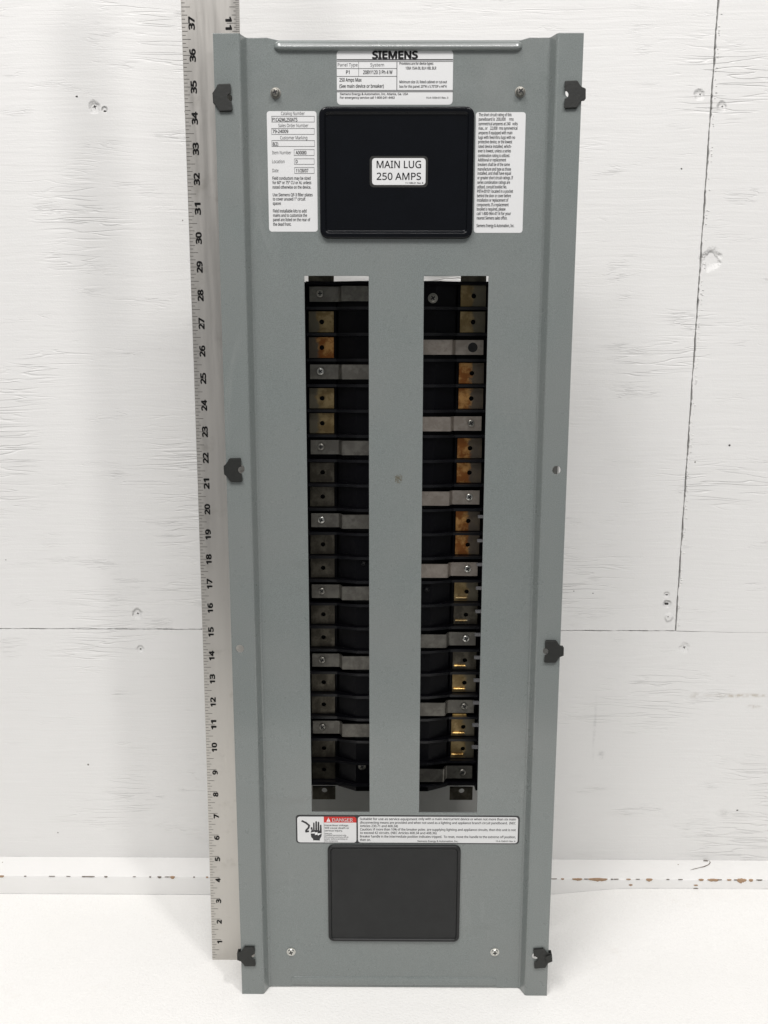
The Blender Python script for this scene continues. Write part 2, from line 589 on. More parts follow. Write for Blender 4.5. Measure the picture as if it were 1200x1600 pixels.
CIRCUIT_TEXT = [
  ('The short circuit rating of this', 2.809, 3.948, 34.033, 0.099, 0),
  ('panelboard is  200,000     rms', 2.812, 4.021, 33.887, 0.100, 0),
  ('symmetrical amperes at 240   volts', 2.807, 4.167, 33.738, 0.100, 0),
  ('max., or    22,000  rms symmetrical', 2.810, 4.163, 33.592, 0.100, 0),
  ('amperes if equipped with main', 2.809, 3.992, 33.442, 0.100, 0),
  ('lugs with feed-thru lugs with no', 2.812, 4.090, 33.292, 0.100, 0),
  ('protective device, or the lowest', 2.806, 3.992, 33.145, 0.101, 0),
  ('rated device installed, which-', 2.809, 3.975, 32.994, 0.101, 0),
  ('ever is lowest, unless a series', 2.808, 3.959, 32.847, 0.101, 0),
  ('combination rating is utilized.', 2.807, 3.922, 32.692, 0.101, 0),
  ('Additional or replacement', 2.806, 3.795, 32.548, 0.101, 0),
  ('breakers shall be of the same', 2.809, 3.930, 32.397, 0.101, 0),
  ('manufacture and type as those', 2.808, 3.975, 32.244, 0.102, 0),
  ('installed, and shall have equal', 2.807, 3.979, 32.104, 0.101, 0),
  ('or greater short circuit ratings. If', 2.805, 4.057, 31.955, 0.102, 0),
  ('series combination ratings are', 2.804, 3.954, 31.802, 0.102, 0),
  ('utilized, consult booklet No.', 2.803, 3.846, 31.649, 0.102, 0),
  ('P8TA-00101 located in a pocket', 2.806, 4.069, 31.504, 0.102, 0),
  ('behind the door or cover before', 2.805, 3.998, 31.354, 0.102, 0),
  ('installation or replacement of', 2.804, 3.911, 31.204, 0.103, 0),
  ('components. If a replacement', 2.802, 3.924, 31.050, 0.103, 0),
  ('booklet is required, please', 2.805, 3.816, 30.903, 0.103, 0),
  ('call 1-800-964-4114 for your', 2.804, 4.014, 30.753, 0.103, 0),
  ('nearest Siemens sales office.', 2.807, 3.886, 30.602, 0.103, 0),
  ('Siemens Energy & Automation, Inc.', 2.804, 4.141, 30.343, 0.103, 0),
]
MAINLUG_TEXT = [
  ('MAIN LUG', -0.730, 0.823, 32.315, 0.236, 0),
  ('250 AMPS', -0.730, 0.826, 31.923, 0.231, 0),
  ('11-1086-01 Rev. B', 0.278, 0.905, 31.794, 0.046, 0),
]
DANGER_WORD = [
  ('DANGER', -2.513, -1.682, 7.485, 0.150, 2),
]
DANGER_TEXT = [
  ('Hazardous voltage.', -2.819, -1.849, 7.291, 0.073, 1),
  ('Will cause death or', -2.821, -1.834, 7.175, 0.073, 1),
  ('serious injury.', -2.822, -2.100, 7.058, 0.074, 1),
  ('Keep out.', -2.815, -2.518, 6.946, 0.052),
  ('Qualified personnel only.', -2.816, -1.943, 6.869, 0.052),
  ('Disconnect and lock off all', -2.817, -1.872, 6.787, 0.052),
  ('power before working on', -2.818, -1.904, 6.705, 0.052),
  ('this equipment.', -2.819, -2.282, 6.618, 0.052),
]
SERVICE_TEXT = [
  ('Suitable for use as service equipment', -1.408, 0.898, 7.564, 0.097, 1),
  ('only with a main overcurrent device or when not more than six main', 0.941, 4.841, 7.575, 0.097, 0),
  ('disconnecting means are provided and when not used as a lighting and appliance branch circuit panelboard.  (NEC', -1.400, 4.837, 7.407, 0.097, 0),
  ('Articles 230.71 and 408.34)', -1.401, 0.122, 7.258, 0.098, 0),
  ('Caution:', -1.402, -0.905, 7.109, 0.098, 1),
  ('if more than 10% of the breaker poles  are supplying lighting and appliance circuits, then this unit is not', -0.862, 4.845, 7.112, 0.097, 0),
  ('to exceed 42 circuits. (NEC Articles 408.34 and 408.36)', -1.402, 1.674, 6.960, 0.098, 0),
  ('Breaker handle in the intermediate position indicates tripped.  To reset, move the handle to the extreme off position,', -1.403, 4.853, 6.802, 0.098, 0),
  ('then on.', -1.403, -0.965, 6.652, 0.098, 0),
  ('Siemens Energy & Automation, Inc.', 0.906, 2.553, 6.617, 0.074, 1),
  ('15-A-1048-01 Rev. 4', 4.053, 4.841, 6.632, 0.065, 0),
]
P_WHITE1 = [(-3.906, 7.689), (-1.542, 7.699), (-1.548, 6.559), (-3.925, 6.548)]
P_WHITE2 = [(-1.479, 7.704), (4.913, 7.738), (4.944, 6.599), (-1.484, 6.56)]
P_RED = [(-2.854, 7.702), (-1.544, 7.451)]
P_DIV = [(-2.845, 7.445), (-2.839, 6.549)]
P_TRI = [(-2.661, 7.66), (-2.58, 7.485), (-2.746, 7.484)]
P_EXC = [(-2.662, 7.609), (-2.663, 7.519)]
P_HAND = [(-3.287, 6.668), (-3.286, 6.724), (-3.361, 6.806), (-3.383, 6.948), (-3.382, 7.004), (-3.345, 7.121), (-3.38, 7.159), (-3.375, 7.236), (-3.339, 7.254), (-3.311, 7.22), (-3.293, 7.091), (-3.285, 7.125), (-3.281, 7.417), (-3.253, 7.452), (-3.222, 7.426), (-3.218, 7.117), (-3.194, 7.117), (-3.189, 7.478), (-3.157, 7.512), (-3.122, 7.478), (-3.123, 7.117), (-3.103, 7.117), (-3.095, 7.452), (-3.063, 7.487), (-3.031, 7.453), (-3.032, 7.1), (-3.012, 7.101), (-3.005, 7.333), (-2.973, 7.359), (-2.946, 7.333), (-2.936, 7.101), (-2.938, 6.95), (-2.951, 6.842), (-3.016, 6.73), (-3.017, 6.661)]
P_BOLT = [(-3.386, 7.004), (-3.211, 7.048), (-3.227, 7.005), (-3.1, 7.031), (-3.124, 6.971), (-2.918, 6.989), (-3.094, 6.876), (-3.085, 6.928), (-3.221, 6.901), (-3.196, 6.97), (-3.386, 6.97)]
P_CABLE = [(-3.739, 7.518), (-3.57, 7.433), (-3.437, 7.314), (-3.462, 7.219), (-3.559, 7.107), (-3.568, 7.046), (-3.448, 7.064)]

# ================================================================ setting: wall, skirting, table
D = 39.006
SEAM_X, SEAM_Z = 13.60, 12.945
wall = empty("wall")
wall['kind'] = 'structure'
wall['label'] = "white painted plywood wall with screw heads and dark board seams"


def ragged(p, q, amp, step=0.12):
    k = max(2, int(math.dist(p, q) / step))
    out = []
    for i in range(k):
        t = i / k
        x, z = p[0] + (q[0] - p[0]) * t, p[1] + (q[1] - p[1]) * t
        if i:
            j = rng.uniform(-amp, amp) + amp * 1.5 * math.sin(i * 0.37 + p[0]) * 0.5
            if abs(q[0] - p[0]) > abs(q[1] - p[1]):
                z += j
            else:
                x += j
        out.append((x, z))
    return out


def board(corners, amps):
    pts = []
    for i, p in enumerate(corners):
        q = corners[(i + 1) % len(corners)]
        pts += ragged(p, q, amps[i]) if amps[i] else [p]
    mb = MB()
    plate(mb, [pts], -0.5, 0.0, 0.012)
    for i, (x, y, z) in enumerate(mb.v):
        mb.v[i] = (x, y + D, z)
    return mb.build("plywood_panel", M_WALL, wall)


g = 0.030
board([(-50, SEAM_Z + g), (SEAM_X - g, SEAM_Z + g), (SEAM_X - g - 0.01, 75), (-50, 75)], [0.010, 0.008, 0, 0])
board([(SEAM_X + g, SEAM_Z + 0.012), (16.6, SEAM_Z - 0.055), (50, SEAM_Z - 0.065), (50, 75), (SEAM_X + g + 0.012, 75)], [0.004, 0, 0, 0, 0.022])
board([(-50, 0.0), (50, 0.0), (50, SEAM_Z - 0.075), (16.6, SEAM_Z - 0.065), (SEAM_X + 0.1, SEAM_Z - 0.016), (SEAM_X - 0.3, SEAM_Z - 0.008), (-50, SEAM_Z - 0.008)], [0, 0, 0, 0.004, 0, 0.010, 0])
bk = MB().box(-50, 50, D + 0.53, D + 0.7, 0, 75)
bk.build("stud_backing", M_CRACK, wall)

# torn paint burrs along the right hand edge of the upright seam
mb = MB()
for i in range(150):
    z = rng.uniform(13.0, 40.5)
    if rng.random() < 0.35 and z > 33:
        continue
    x = SEAM_X + g + rng.uniform(0.005, 0.10) + (0.03 if z > 22 else 0)
    a, b = rng.uniform(0.03, 0.10), rng.uniform(0.015, 0.035)
    hgt = rng.uniform(0.02, 0.05)
    mb.add([(x, D, z - b), (x + a * 1.4, D, z - b * 0.4), (x + a, D, z + b), (x, D, z + b * 0.8), (x + a * 0.3, D - hgt, z)],
           [(0, 1, 4), (1, 2, 4), (2, 3, 4), (3, 0, 4)])
burr = mb.build("paint_burrs", M_WALL, wall)
burr['kind'] = 'stuff'


def cross_mark(x, z, r, rot, round_=0):
    mb = MB()
    pts = []
    if round_:
        k = 9
        for i in range(k):
            a = 2 * math.pi * i / k
            rr = r * rng.uniform(0.65, 1.15)
            pts.append((x + rr * math.cos(a) * round_, z + rr * math.sin(a)))
    else:
        for i in range(8):
            a = rot + math.pi / 4 * i
            rr = r * (rng.uniform(0.85, 1.2) if i % 2 == 0 else 0.34)
            pts.append((x + rr * math.cos(a), z + rr * math.sin(a)))
    mb.add([(a, D - 0.006, b) for a, b in pts], [tuple(range(len(pts)))])
    return mb.build("screw_recess" if not round_ else "nail_hole", M_CRACK, wall)


for a in ((-12.57, 36.20, 0.10, 0.3), (-11.91, 13.74, 0.075, 0.2), (-11.87, 11.97, 0.07, 0.7), (14.065, 12.15, 0.085, 0.4),
          (13.10, 36.68, 0.055, 0.5), (14.07, 36.2, 0.05, 0.2)):
    cross_mark(*a)
for a in ((13.07, 14.74, 0.03, 0, 2.8), (13.08, 14.30, 0.075, 0, 1.5), (13.20, 13.66, 0.03, 0, 1.0), (-13.31, 36.60, 0.035, 0, 1.6),
          (15.48, 21.8, 0.05, 0, 1.1), (-12.14, 36.02, 0.035, 0, 2.2), (17.25, 3.70, 0.035, 0, 1.8), (12.51, 33.7, 0.03, 0, 1.3),
          (7.9, 19.2, 0.025, 0, 1.0), (8.7, 14.9, 0.02, 0, 1.5), (9.6, 14.8, 0.025, 0, 1.5)):
    cross_mark(*a)

# skirting batten
S, T = 1.577, 0.96
sk = MB()
prof = [(D - 0.004, 0.0), (D - S, 0.0), (D - S, T - 0.10), (D - S + 0.03, T - 0.03), (D - S + 0.10, T), (D - 0.004, T + 0.012)]
xs = [-50 + 0.5 * i for i in range(201)]
rings = []
for x in xs:
    rings.append([(x, y + (rng.uniform(-0.008, 0.008) if 0 < i < 5 else 0), z + (rng.uniform(-0.008, 0.008) if 1 < i < 5 else 0)) for i, (y, z) in enumerate(prof)])
sk.loft(rings, True, True)
skirting = sk.build("skirting", M_LEDGE, None, 40)
skirting['kind'] = 'structure'
skirting['label'] = "white painted wooden batten with chipped brown edge along wall foot"


def chip(x, w, hz, mat, up=0.5, z=None):
    """bare patch wrapped over the batten's front edge"""
    mb = MB()
    k = 10
    z = T - 0.01 if z is None else z
    front, top = [], []
    for i in range(k + 1):
        t = i / k
        e = math.sin(math.pi * t) ** 0.6
        xx = x - w / 2 + w * t
        front.append((xx, D - S - 0.014, z - hz * e * rng.uniform(0.55, 1.0)))
        top.append((xx, D - S - 0.002 + up * hz * e * rng.uniform(0.4, 1.0), T + 0.012 if z > T - 0.1 else z + hz * e * 0.5))
    mid = [(p[0], D - S - 0.014, (T - 0.015) if z > T - 0.1 else z) for p in front]
    fs = []
    n = k + 1
    for i in range(k):
        fs += [(i, i + 1, n + i + 1, n + i), (n + i, n + i + 1, 2 * n + i + 1, 2 * n + i)]
    if z <= T - 0.1:
        top = [(p[0], D - S - 0.014, p[2]) for p in top]
    mb.add(front + mid + top, fs)
    return mb.build("paint_chip", mat, skirting)


for x, w, hz in ((8.42, 0.16, 0.06), (9.13, 0.5, 0.10), (10.12, 0.95, 0.14), (11.6, 0.22, 0.06), (12.6, 0.32, 0.13), (15.1, 0.25, 0.09), (15.7, 0.60, 0.11),
                 (16.45, 0.22, 0.07), (17.05, 0.48, 0.20), (17.5, 0.2, 0.14), (-18.75, 0.25, 0.09), (-10.45, 0.24, 0.12), (-8.77, 0.12, 0.05)):
    chip(x, w, hz, M_BARE)
for x, w, hz in ((-14.5, 0.55, 0.028), (-14.75, 0.2, 0.045), (-13.68, 0.16, 0.06), (-11.53, 0.10, 0.05), (-11.08, 0.20, 0.08), (-9.4, 0.09, 0.05), (-17.6, 0.12, 0.03),
                 (14.1, 0.22, 0.022), (13.5, 0.15, 0.03), (11.0, 0.25, 0.02), (8.0, 0.3, 0.02), (-16.3, 0.3, 0.012), (17.9, 0.3, 0.05), (-10.7, 0.25, 0.02), (16.0, 0.2, 0.03),
                 (-12.3, 0.15, 0.016), (12.05, 0.2, 0.02), (9.55, 0.2, 0.03), (-15.5, 0.2, 0.012), (16.75, 0.15, 0.03), (10.8, 0.12, 0.04)):
    chip(x, w, hz, M_GRIME, 0.3)
chip(14.86, 0.22, 0.06, M_BARE, 0.5, 0.66)
chip(14.87, 0.26, 0.09, M_GRIME, 0.5, 0.47)
chip(11.72, 0.2, 0.07, M_BARE, 0.5, 0.66)
# split end on the batten's top
mb = MB()
path = [(15.95, 39.0, .03), (16.05, 38.93, .02), (16.04, 38.80, .025), (15.90, 38.62, .02), (15.60, 38.44, .03), (15.33, 38.35, .014), (15.06, 38.25, .02), (14.82, 38.15, .004)]
vs = []
for i, (x, y, wd) in enumerate(path):
    vs += [(x + wd * 0.5, min(y - wd, D - 0.01), T + 0.022), (x - wd * 0.5, min(y + wd, D - 0.008), T + 0.022)]
mb.add(vs, [(2 * i, 2 * i + 1, 2 * i + 3, 2 * i + 2) for i in range(len(path) - 1)])
mb.add([(15.72, D - 0.1, T + 0.023), (15.95, D - 0.13, T + 0.023), (15.97, D - 0.03, T + 0.023), (15.78, D - 0.02, T + 0.023)], [(0, 1, 2, 3)])
mb.build("split_crack", M_GRIME, skirting)

# table under white paper, rising a little where it meets the batten on the right
tb = MB()
nx, ny = 100, 60
X0, X1, Y0, Y1 = -45.0, 45.0, 4.0, D - S - 0.012


def table_z(x, y):
    t = max(0.0, min(1.0, (y - 33.0) / (Y1 - 33.0)))
    s = max(0.0, min(1.0, (x - 6.0) / 6.0))
    z = 0.46 * t * t * (3 - 2 * t) * s * s * (3 - 2 * s)
    s2 = max(0.0, min(1.0, (-x - 8.5) / 3.0))
    return z - 0.0 * s2


vs = [(X0 + (X1 - X0) * i / nx, Y0 + (Y1 - Y0) * j / ny, table_z(X0 + (X1 - X0) * i / nx, Y0 + (Y1 - Y0) * j / ny)) for j in range(ny + 1) for i in range(nx + 1)]
tb.add(vs, [(j * (nx + 1) + i, j * (nx + 1) + i + 1, (j + 1) * (nx + 1) + i + 1, (j + 1) * (nx + 1) + i) for j in range(ny) for i in range(nx)])
tb.box(X0, X1, Y0 + 0.02, Y1, -1.5, -0.03)
table = tb.build("ground", M_TABLE, None, 30)
table.name = "table_surface"
table['kind'] = 'structure'
table['label'] = "bright white paper covered table top in front of the wall"

# ================================================================ steel ruler
RX0, RX1, RD0, RD1, RD2, RW = -7.636, 0.01377, 32.921, -1.6753, 0.2794, 1.986
RL = 48.0


def ruler_xf(x, y, z):
    t = z / 48
    return (RX0 + RX1 * z + x, RD0 + RD1 * t + RD2 * 4 * t * (1 - t) + y, z)


ruler = empty("ruler")
ruler['label'] = "long aluminium ruler with black inch numbers standing behind panel's left flange"
ruler['category'] = "ruler"
mb = MB()
rings = [[(0.0, 0.0, z), (RW, 0.0, z), (RW, 0.055, z), (0.0, 0.055, z)] for z in [RL * i / 32 for i in range(33)]]
mb.loft(rings, True, True)
mb.build("blade", M_RULER, ruler, 30, ruler_xf)
mb = MB()


def tick(x0, x1, z, th=0.017):
    mb.add([(x0, -0.004, z - th / 2), (x1, -0.004, z - th / 2), (x1, -0.004, z + th / 2), (x0, -0.004, z + th / 2)], [(0, 1, 2, 3)])


for k in range(1, 48 * 8):
    ln = 0.40 if k % 8 == 0 else 0.30 if k % 4 == 0 else 0.20 if k % 2 == 0 else 0.13
    tick(0.012, ln, k / 8)
for k in range(1, 48 * 16):
    ln = 0.44 if k % 16 == 0 else 0.34 if k % 8 == 0 else 0.26 if k % 4 == 0 else 0.2 if k % 2 == 0 else 0.13
    tick(RW - ln, RW - 0.012, RL - k / 16)
o = mb.build("graduation_marks", M_TICK, ruler, None, ruler_xf)
o['kind'] = 'stuff'
for k in range(1, 48):
    for side in (0, 1):
        s = str(k)
        n_ = len(s)
        vs, fs = text_raw(s, 4)
        xa, xb = min(p[0] for p in vs), max(p[0] for p in vs)
        ya, yb = min(p[1] for p in vs), max(p[1] for p in vs)
        L = (0.42 if n_ == 2 else 0.20 if k > 1 else 0.14)
        Hh = 0.225
        nm = MB()
        if side == 0:
            zc = k if n_ == 2 else k - 0.13
            nm.add([(0.455 - (y - ya) / (yb - ya) * Hh, -0.006, zc - L / 2 + (x - xa) / (xb - xa) * L) for x, y in vs], fs)
        else:
            zc = RL - k if n_ == 2 else RL - k + 0.13
            nm.add([(RW - 0.49 + (y - ya) / (yb - ya) * Hh, -0.006, zc + L / 2 - (x - xa) / (xb - xa) * L) for x, y in vs], fs)
        if side == 0 and k <= 38 or side == 1 and 10 <= k <= 12:
            nm.build("numeral", M_NUM, ruler, None, ruler_xf)

# ================================================================ panelboard
LEAN = 0.01451
PX, PD = 0.26225 * IN, 30.922 * IN
panel = empty("panelboard", (PX, PD, 0), (-LEAN, 0, 0))
panel['label'] = "tall gray steel panelboard with two breaker slots, stickers and black covers, leaning at wall"
panel['category'] = "electrical panel"
FN = -0.40            # front of the recessed centre sheet
TH = 0.06
HW, HL = 6.262, 36.568

mb = MB()
# centre sheet with the two breaker slots
LS = (-3.325, -1.015, 7.892, 28.67)
RS = (0.963, 3.278, 7.885, 28.67)
rect = lambda a: [(a[0], a[2]), (a[1], a[2]), (a[1], a[3]), (a[0], a[3])]
CU = 5.14
outer = [(-CU, 0.045), (-4.4, 0.045), (-4.2, 0.06), (4.2, 0.06), (4.4, 0.045), (CU, 0.045), (CU, HL - 0.01), (4.5, HL - 0.01), (4.2, HL - 0.09), (-4.1, HL - 0.09), (-4.5, HL - 0.005), (-CU, HL - 0.01)]
plate(mb, [outer, rect(LS), rect(RS)], FN - TH, FN, 0.006)
# side flanges with their holes
FU = 5.42
for s, holes in ((-1, [(-5.947, 14.838), (-5.741, 21.747), (-5.819, 34.50), (-5.857, 1.802)]),
                 (1, [(5.878, 21.732), (5.865, 34.68), (5.749, 1.812), (5.765, 14.80)])):
    fl = [(s * FU, 0.0), (s * HW, 0.0), (s * HW, HL), (s * FU, HL)]
    plate(mb, [fl] + [circle(x, z, 0.158, 20) for x, z in holes], -TH, 0.0, 0.004)
    # rounded joggle between flange and centre
    prof_f, prof_b = [], []
    k = 8
    r1, r2 = 0.10, 0.10
    for i in range(k + 1):
        a = math.radians(78 * i / k)
        prof_f.append((FU - r1 * math.sin(a) * 0.9, -(r1 - r1 * math.cos(a))))
    for i in range(k, -1, -1):
        a = math.radians(78 * i / k)
        prof_f.append((CU + r2 * math.sin(a) * 0.9, FN + (r2 - r2 * math.cos(a))))
    for i, (u, n) in enumerate(prof_f):
        a = prof_f[max(0, i - 1)]
        b = prof_f[min(len(prof_f) - 1, i + 1)]
        dx, dn = b[0] - a[0], b[1] - a[1]
        ll = math.hypot(dx, dn)
        prof_b.append((u + dn / ll * TH * -1 * -1, n - abs(dx) / ll * TH) if False else (u - (-dn) / ll * TH * -1, n - TH * abs(dx) / ll))
    ring = [(s * u, -n) for u, n in prof_f] + [(s * u, -n) for u, n in reversed(prof_b)]
    mb.extrude_w(ring, 0.012, HL - 0.012)
# rounded cut edges along the top
def rod(u0, w0, u1, w1, n, r=0.033):
    mb.loft([[(u, -n + r * math.cos(i * math.pi / 5), w + r * math.sin(i * math.pi / 5)) for i in range(10)] for u, w in ((u0, w0), (u1, w1))], True, True)


for s in (-1, 1):
    rod(s * 5.40, HL - 0.028, s * (HW - 0.002), HL - 0.028, -0.03)
top = [(-CU, HL - 0.036), (-4.5, HL - 0.03), (-4.1, HL - 0.116), (4.2, HL - 0.116), (4.5, HL - 0.036), (CU, HL - 0.036)]
for p, q in zip(top[:-1], top[1:]):
    rod(p[0], p[1], q[0], q[1], FN - 0.03)
# pressed stiffening ribs


def rib_dense(u0, u1, w0, w1, hgt):
    k = 12
    wc, hw = (w0 + w1) / 2, (w1 - w0) / 2
    us = [u0 + 0.22 * (i / 8) ** 2 for i in range(9)] + [u1 - 0.22 * (i / 8) ** 2 for i in range(8, -1, -1)]
    rings = []
    for uu in us:
        e = min(1.0, min(uu - u0, u1 - uu) / 0.22)
        e = math.sqrt(max(0.0, 1 - (1 - e) ** 2))
        rings.append([(uu, -(FN - 0.004 + hgt * e * math.sin(math.pi * j / k) ** 0.8), wc - hw * (0.3 + 0.7 * e) * math.cos(math.pi * j / k)) for j in range(k + 1)])
    mb.loft(rings, False, False, False)


RIB_TOP = [(36.14, 0), (36.143, .055), (36.155, .10), (36.178, .135), (36.205, .150), (36.235, .150), (36.265, .142), (36.335, .122), (36.37, .108), (36.41, .07), (36.45, .02), (36.475, 0)]
us = [-4.25 + 0.24 * (i / 8) ** 2 for i in range(9)] + [4.25 - 0.24 * (i / 8) ** 2 for i in range(8, -1, -1)]
rings = []
for uu in us:
    e = min(1.0, min(uu + 4.25, 4.25 - uu) / 0.24)
    e = math.sqrt(max(0.0, 1 - (1 - e) ** 2))
    rings.append([(uu, -(FN - 0.004 + hh_ * e), 36.28 + (ww - 36.28) * (0.3 + 0.7 * e)) for ww, hh_ in RIB_TOP])
mb.loft(rings, False, False, False)
rib_dense(-4.28, 4.26, 0.14, 0.52, 0.06)
dead_front = mb.build("dead_front", M_GRAY, panel, 35)


# ---- black cover plates
def cover(name, mat, u0, u1, w0, w1, r, rim, hgt, dip):
    mb = MB()
    rings = []
    for ins, n in ((0.0, FN + 0.001), (0.004, FN + hgt * 0.6), (0.03, FN + hgt * 0.92), (0.07, FN + hgt), (rim - 0.05, FN + hgt), (rim - 0.02, FN + hgt - 0.012),
                   (rim, FN + hgt - 0.05), (rim + 0.02, FN + hgt - dip + 0.02), (rim + 0.05, FN + hgt - dip), (rim + 0.08, FN + hgt - dip)):
        rings.append([(u, -n, w) for u, w in rrect(u0 + ins, u1 - ins, w0 + ins, w1 - ins, max(0.06, r - ins * 0.8), 7)])
    mb.loft(rings, False, True)
    return mb.build(name, mat, panel, 50), FN + hgt - dip


lug_cover, nl = cover("lug_cover", M_COVER, -2.735, 2.66, 29.94, 34.33, 0.30, 0.215, 0.16, 0.10)
lug_cover['label'] = "large black plastic cover plate"

low_cover, _n = cover("neutral_cover", M_COVER2, -2.708, 2.655, 2.19, 6.49, 0.24, 0.13, 0.11, 0.05)
low_cover['label'] = "lower charcoal plastic cover plate"


# ---- stickers
def sticker(name, u0, u1, w0, w1, r, label, mat=None, n=FN, th=0.008):
    mb = MB()
    a = rrect(u0, u1, w0, w1, r, 5)
    b = rrect(u0 + 0.004, u1 - 0.004, w0 + 0.004, w1 - 0.004, r, 5)
    mb.loft([[(u, -(n + 0.001), w) for u, w in a], [(u, -(n + th), w) for u, w in b]], False, True)
    o = mb.build(name, mat or M_STICKER, panel)
    o['label'] = label
    return o


def lettering(lines, n, parent, mat=None, rects=(), name="lettering"):
    mb = MB()
    for ln in lines:
        s, u0, u1, w, cap = ln[:5]
        text(mb, s, u0, u1, w, cap, n, ln[5] if len(ln) > 5 and ln[5] else (1 if cap < 0.2 and mat is M_INK2 else 0))
    for a, b, c, d in rects:
        flat(mb, [(min(a, c), min(b, d)), (max(a, c), min(b, d)), (max(a, c), max(b, d)), (min(a, c), max(b, d))], n)
    return mb.build(name, mat or M_INK, parent)


SN = FN + 0.013
rating = sticker("rating_label", -2.105, 1.897, 34.402, 36.162, 0.13, "white rating sticker headed by bold maker's name")
lettering([(a, u0, u1, w, c - 0.012, bo) for a, u0, u1, w, c, bo in RATING_TEXT[:1]], SN, rating, M_INK)
lettering(RATING_TEXT[1:7], SN, rating, M_INK, RATING_LINES)
lettering(RATING_TEXT[7:], SN, rating, M_INK2)
catalog = sticker("catalog_label", -4.55, -2.816, 30.183, 34.201, 0.10, "tall white catalog number sticker")
lettering(CATALOG_TEXT[:12], SN, catalog, M_INK)
lettering((), SN, catalog, M_INK2, CATALOG_LINES)
lettering(CATALOG_TEXT[12:], SN, catalog, M_INK2)
circuit = sticker("circuit_rating_label", 2.708, 4.441, 30.147, 34.166, 0.10, "tall white sticker of short circuit rating text")
lettering(CIRCUIT_TEXT, SN, circuit, M_INK2)
danger = sticker("danger_label", -3.972, 4.992, 6.535, 7.772, 0.13, "long black edged danger sticker", M_INK)
mb = MB()
flat(mb, rrect(-3.915, -1.545, 6.575, 7.70, 0.11, 5), SN - 0.002)
flat(mb, rrect(-1.482, 4.93, 6.58, 7.715, 0.11, 5), SN - 0.002)
mb.build("white_field", M_STICKER, danger)
mb = MB()
rr = [p for p in rrect(-2.85, -1.545, 7.449, 7.70, 0.11, 5) if p[1] > 7.575 and p[0] > -2.0]
flat(mb, [(-2.85, 7.449), (-1.545, 7.449)] + rr + [(-2.85, 7.70)], SN)
mb.build("red_banner", M_RED, danger)
dw = lettering([(a, b, c, d, e, 1) for a, b, c, d, e, _b in DANGER_WORD], SN + 0.003, danger, M_WHITEINK)
mb = MB()
flat(mb, P_TRI, SN + 0.003)
mb.build("warning_triangle", M_WHITEINK, danger)
mb = MB()
flat(mb, [(-2.672, 7.615), (-2.652, 7.615), (-2.657, 7.545), (-2.667, 7.545)], SN + 0.006)
flat(mb, circle(-2.662, 7.522, 0.011, 8), SN + 0.006)
mb.build("exclamation_mark", M_RED, danger)
mb = MB()
flat(mb, P_HAND, SN)
for (xa, za), (xb, zb) in zip(P_CABLE[:-1], P_CABLE[1:]):
    dx, dz = xb - xa, zb - za
    ll = math.hypot(dx, dz)
    ox, oz = -dz / ll * 0.038, dx / ll * 0.038
    flat(mb, [(xa + ox, za + oz), (xb + ox, zb + oz), (xb - ox, zb - oz), (xa - ox, za - oz)], SN + rng.uniform(0, 0.0015))
for x, z in P_CABLE[1:-1]:
    flat(mb, circle(x, z, 0.038, 12), SN + rng.uniform(0.0018, 0.003))
flat(mb, [(-2.847, 6.575), (-2.837, 6.575), (-2.837, 7.449), (-2.847, 7.449)], SN)
mb.build("shock_hand_symbol", M_INK, danger)
mb = MB()
flat(mb, P_BOLT, SN + 0.006)
mb.build("lightning_bolt", M_WHITEINK, danger)
lettering([t for t in DANGER_TEXT[:3]], SN, danger, M_INK)
lettering(DANGER_TEXT[3:], SN, danger, M_INK2)
for t in SERVICE_TEXT:
    if t[5]:
        lettering([t], SN, danger, M_INK)
lettering([t for t in SERVICE_TEXT if not t[5]], SN, danger, M_INK2)
margin = sticker("clear_margin", -0.975, 1.065, 31.675, 32.715, 0.14, "clear sticker margin round the amp rating", M_CLEAR, nl, 0.005)
amp = sticker("amp_label", -0.891, 0.985, 31.75, 32.643, 0.11, "white sticker naming main lug and amps", M_STICKER, nl + 0.005, 0.006)
lettering([t[:5] + (3,) for t in MAINLUG_TEXT[:2]], nl + 0.016, amp, M_INK)
lettering(MAINLUG_TEXT[2:], nl + 0.016, amp, M_INK2)


# ---- screws
def screw_head(name, u, w, n, r, h, mat, rot=0.0, parent=panel, recess=M_BLACK, washer=True):
    mb = MB()
    prof = ([(1.25, 0.0), (1.25, 0.03)] if washer else []) + [(1.0, 0.035), (1.0, h * 0.45), (0.93, h * 0.75), (0.75, h * 0.95), (0.4, h)]
    rings = [[(u + r * a * math.cos(t * math.pi / 12), -(n + b), w + r * a * math.sin(t * math.pi / 12)) for t in range(24)] for a, b in prof]
    mb.loft(rings, False, True)
    o = mb.build(name, mat, parent, 35)
    cr = MB()
    pts = []
    for i in range(4):
        a = rot + i * math.pi / 2
        for da, rr in ((-0.26, 0.62), (0.26, 0.62), (math.pi / 4, 0.24)):
            pts.append((u + r * rr * math.cos(a + da), w + r * rr * math.sin(a + da)))
    flat(cr, pts, n + h + 0.004)
    cr.build("cross_recess", recess, o)
    return o


for (u, w), rot in zip(((-4.224, 34.78), (4.223, 34.81), (-4.258, 1.66), (4.134, 1.70)), (0.4, 0.9, 0.2, 0.05)):
    screw_head("cover_screw", u, w, FN, 0.145, 0.19 if w > 10 else 0.09, M_ZINC_OLD if w > 10 else M_ZINC, rot)


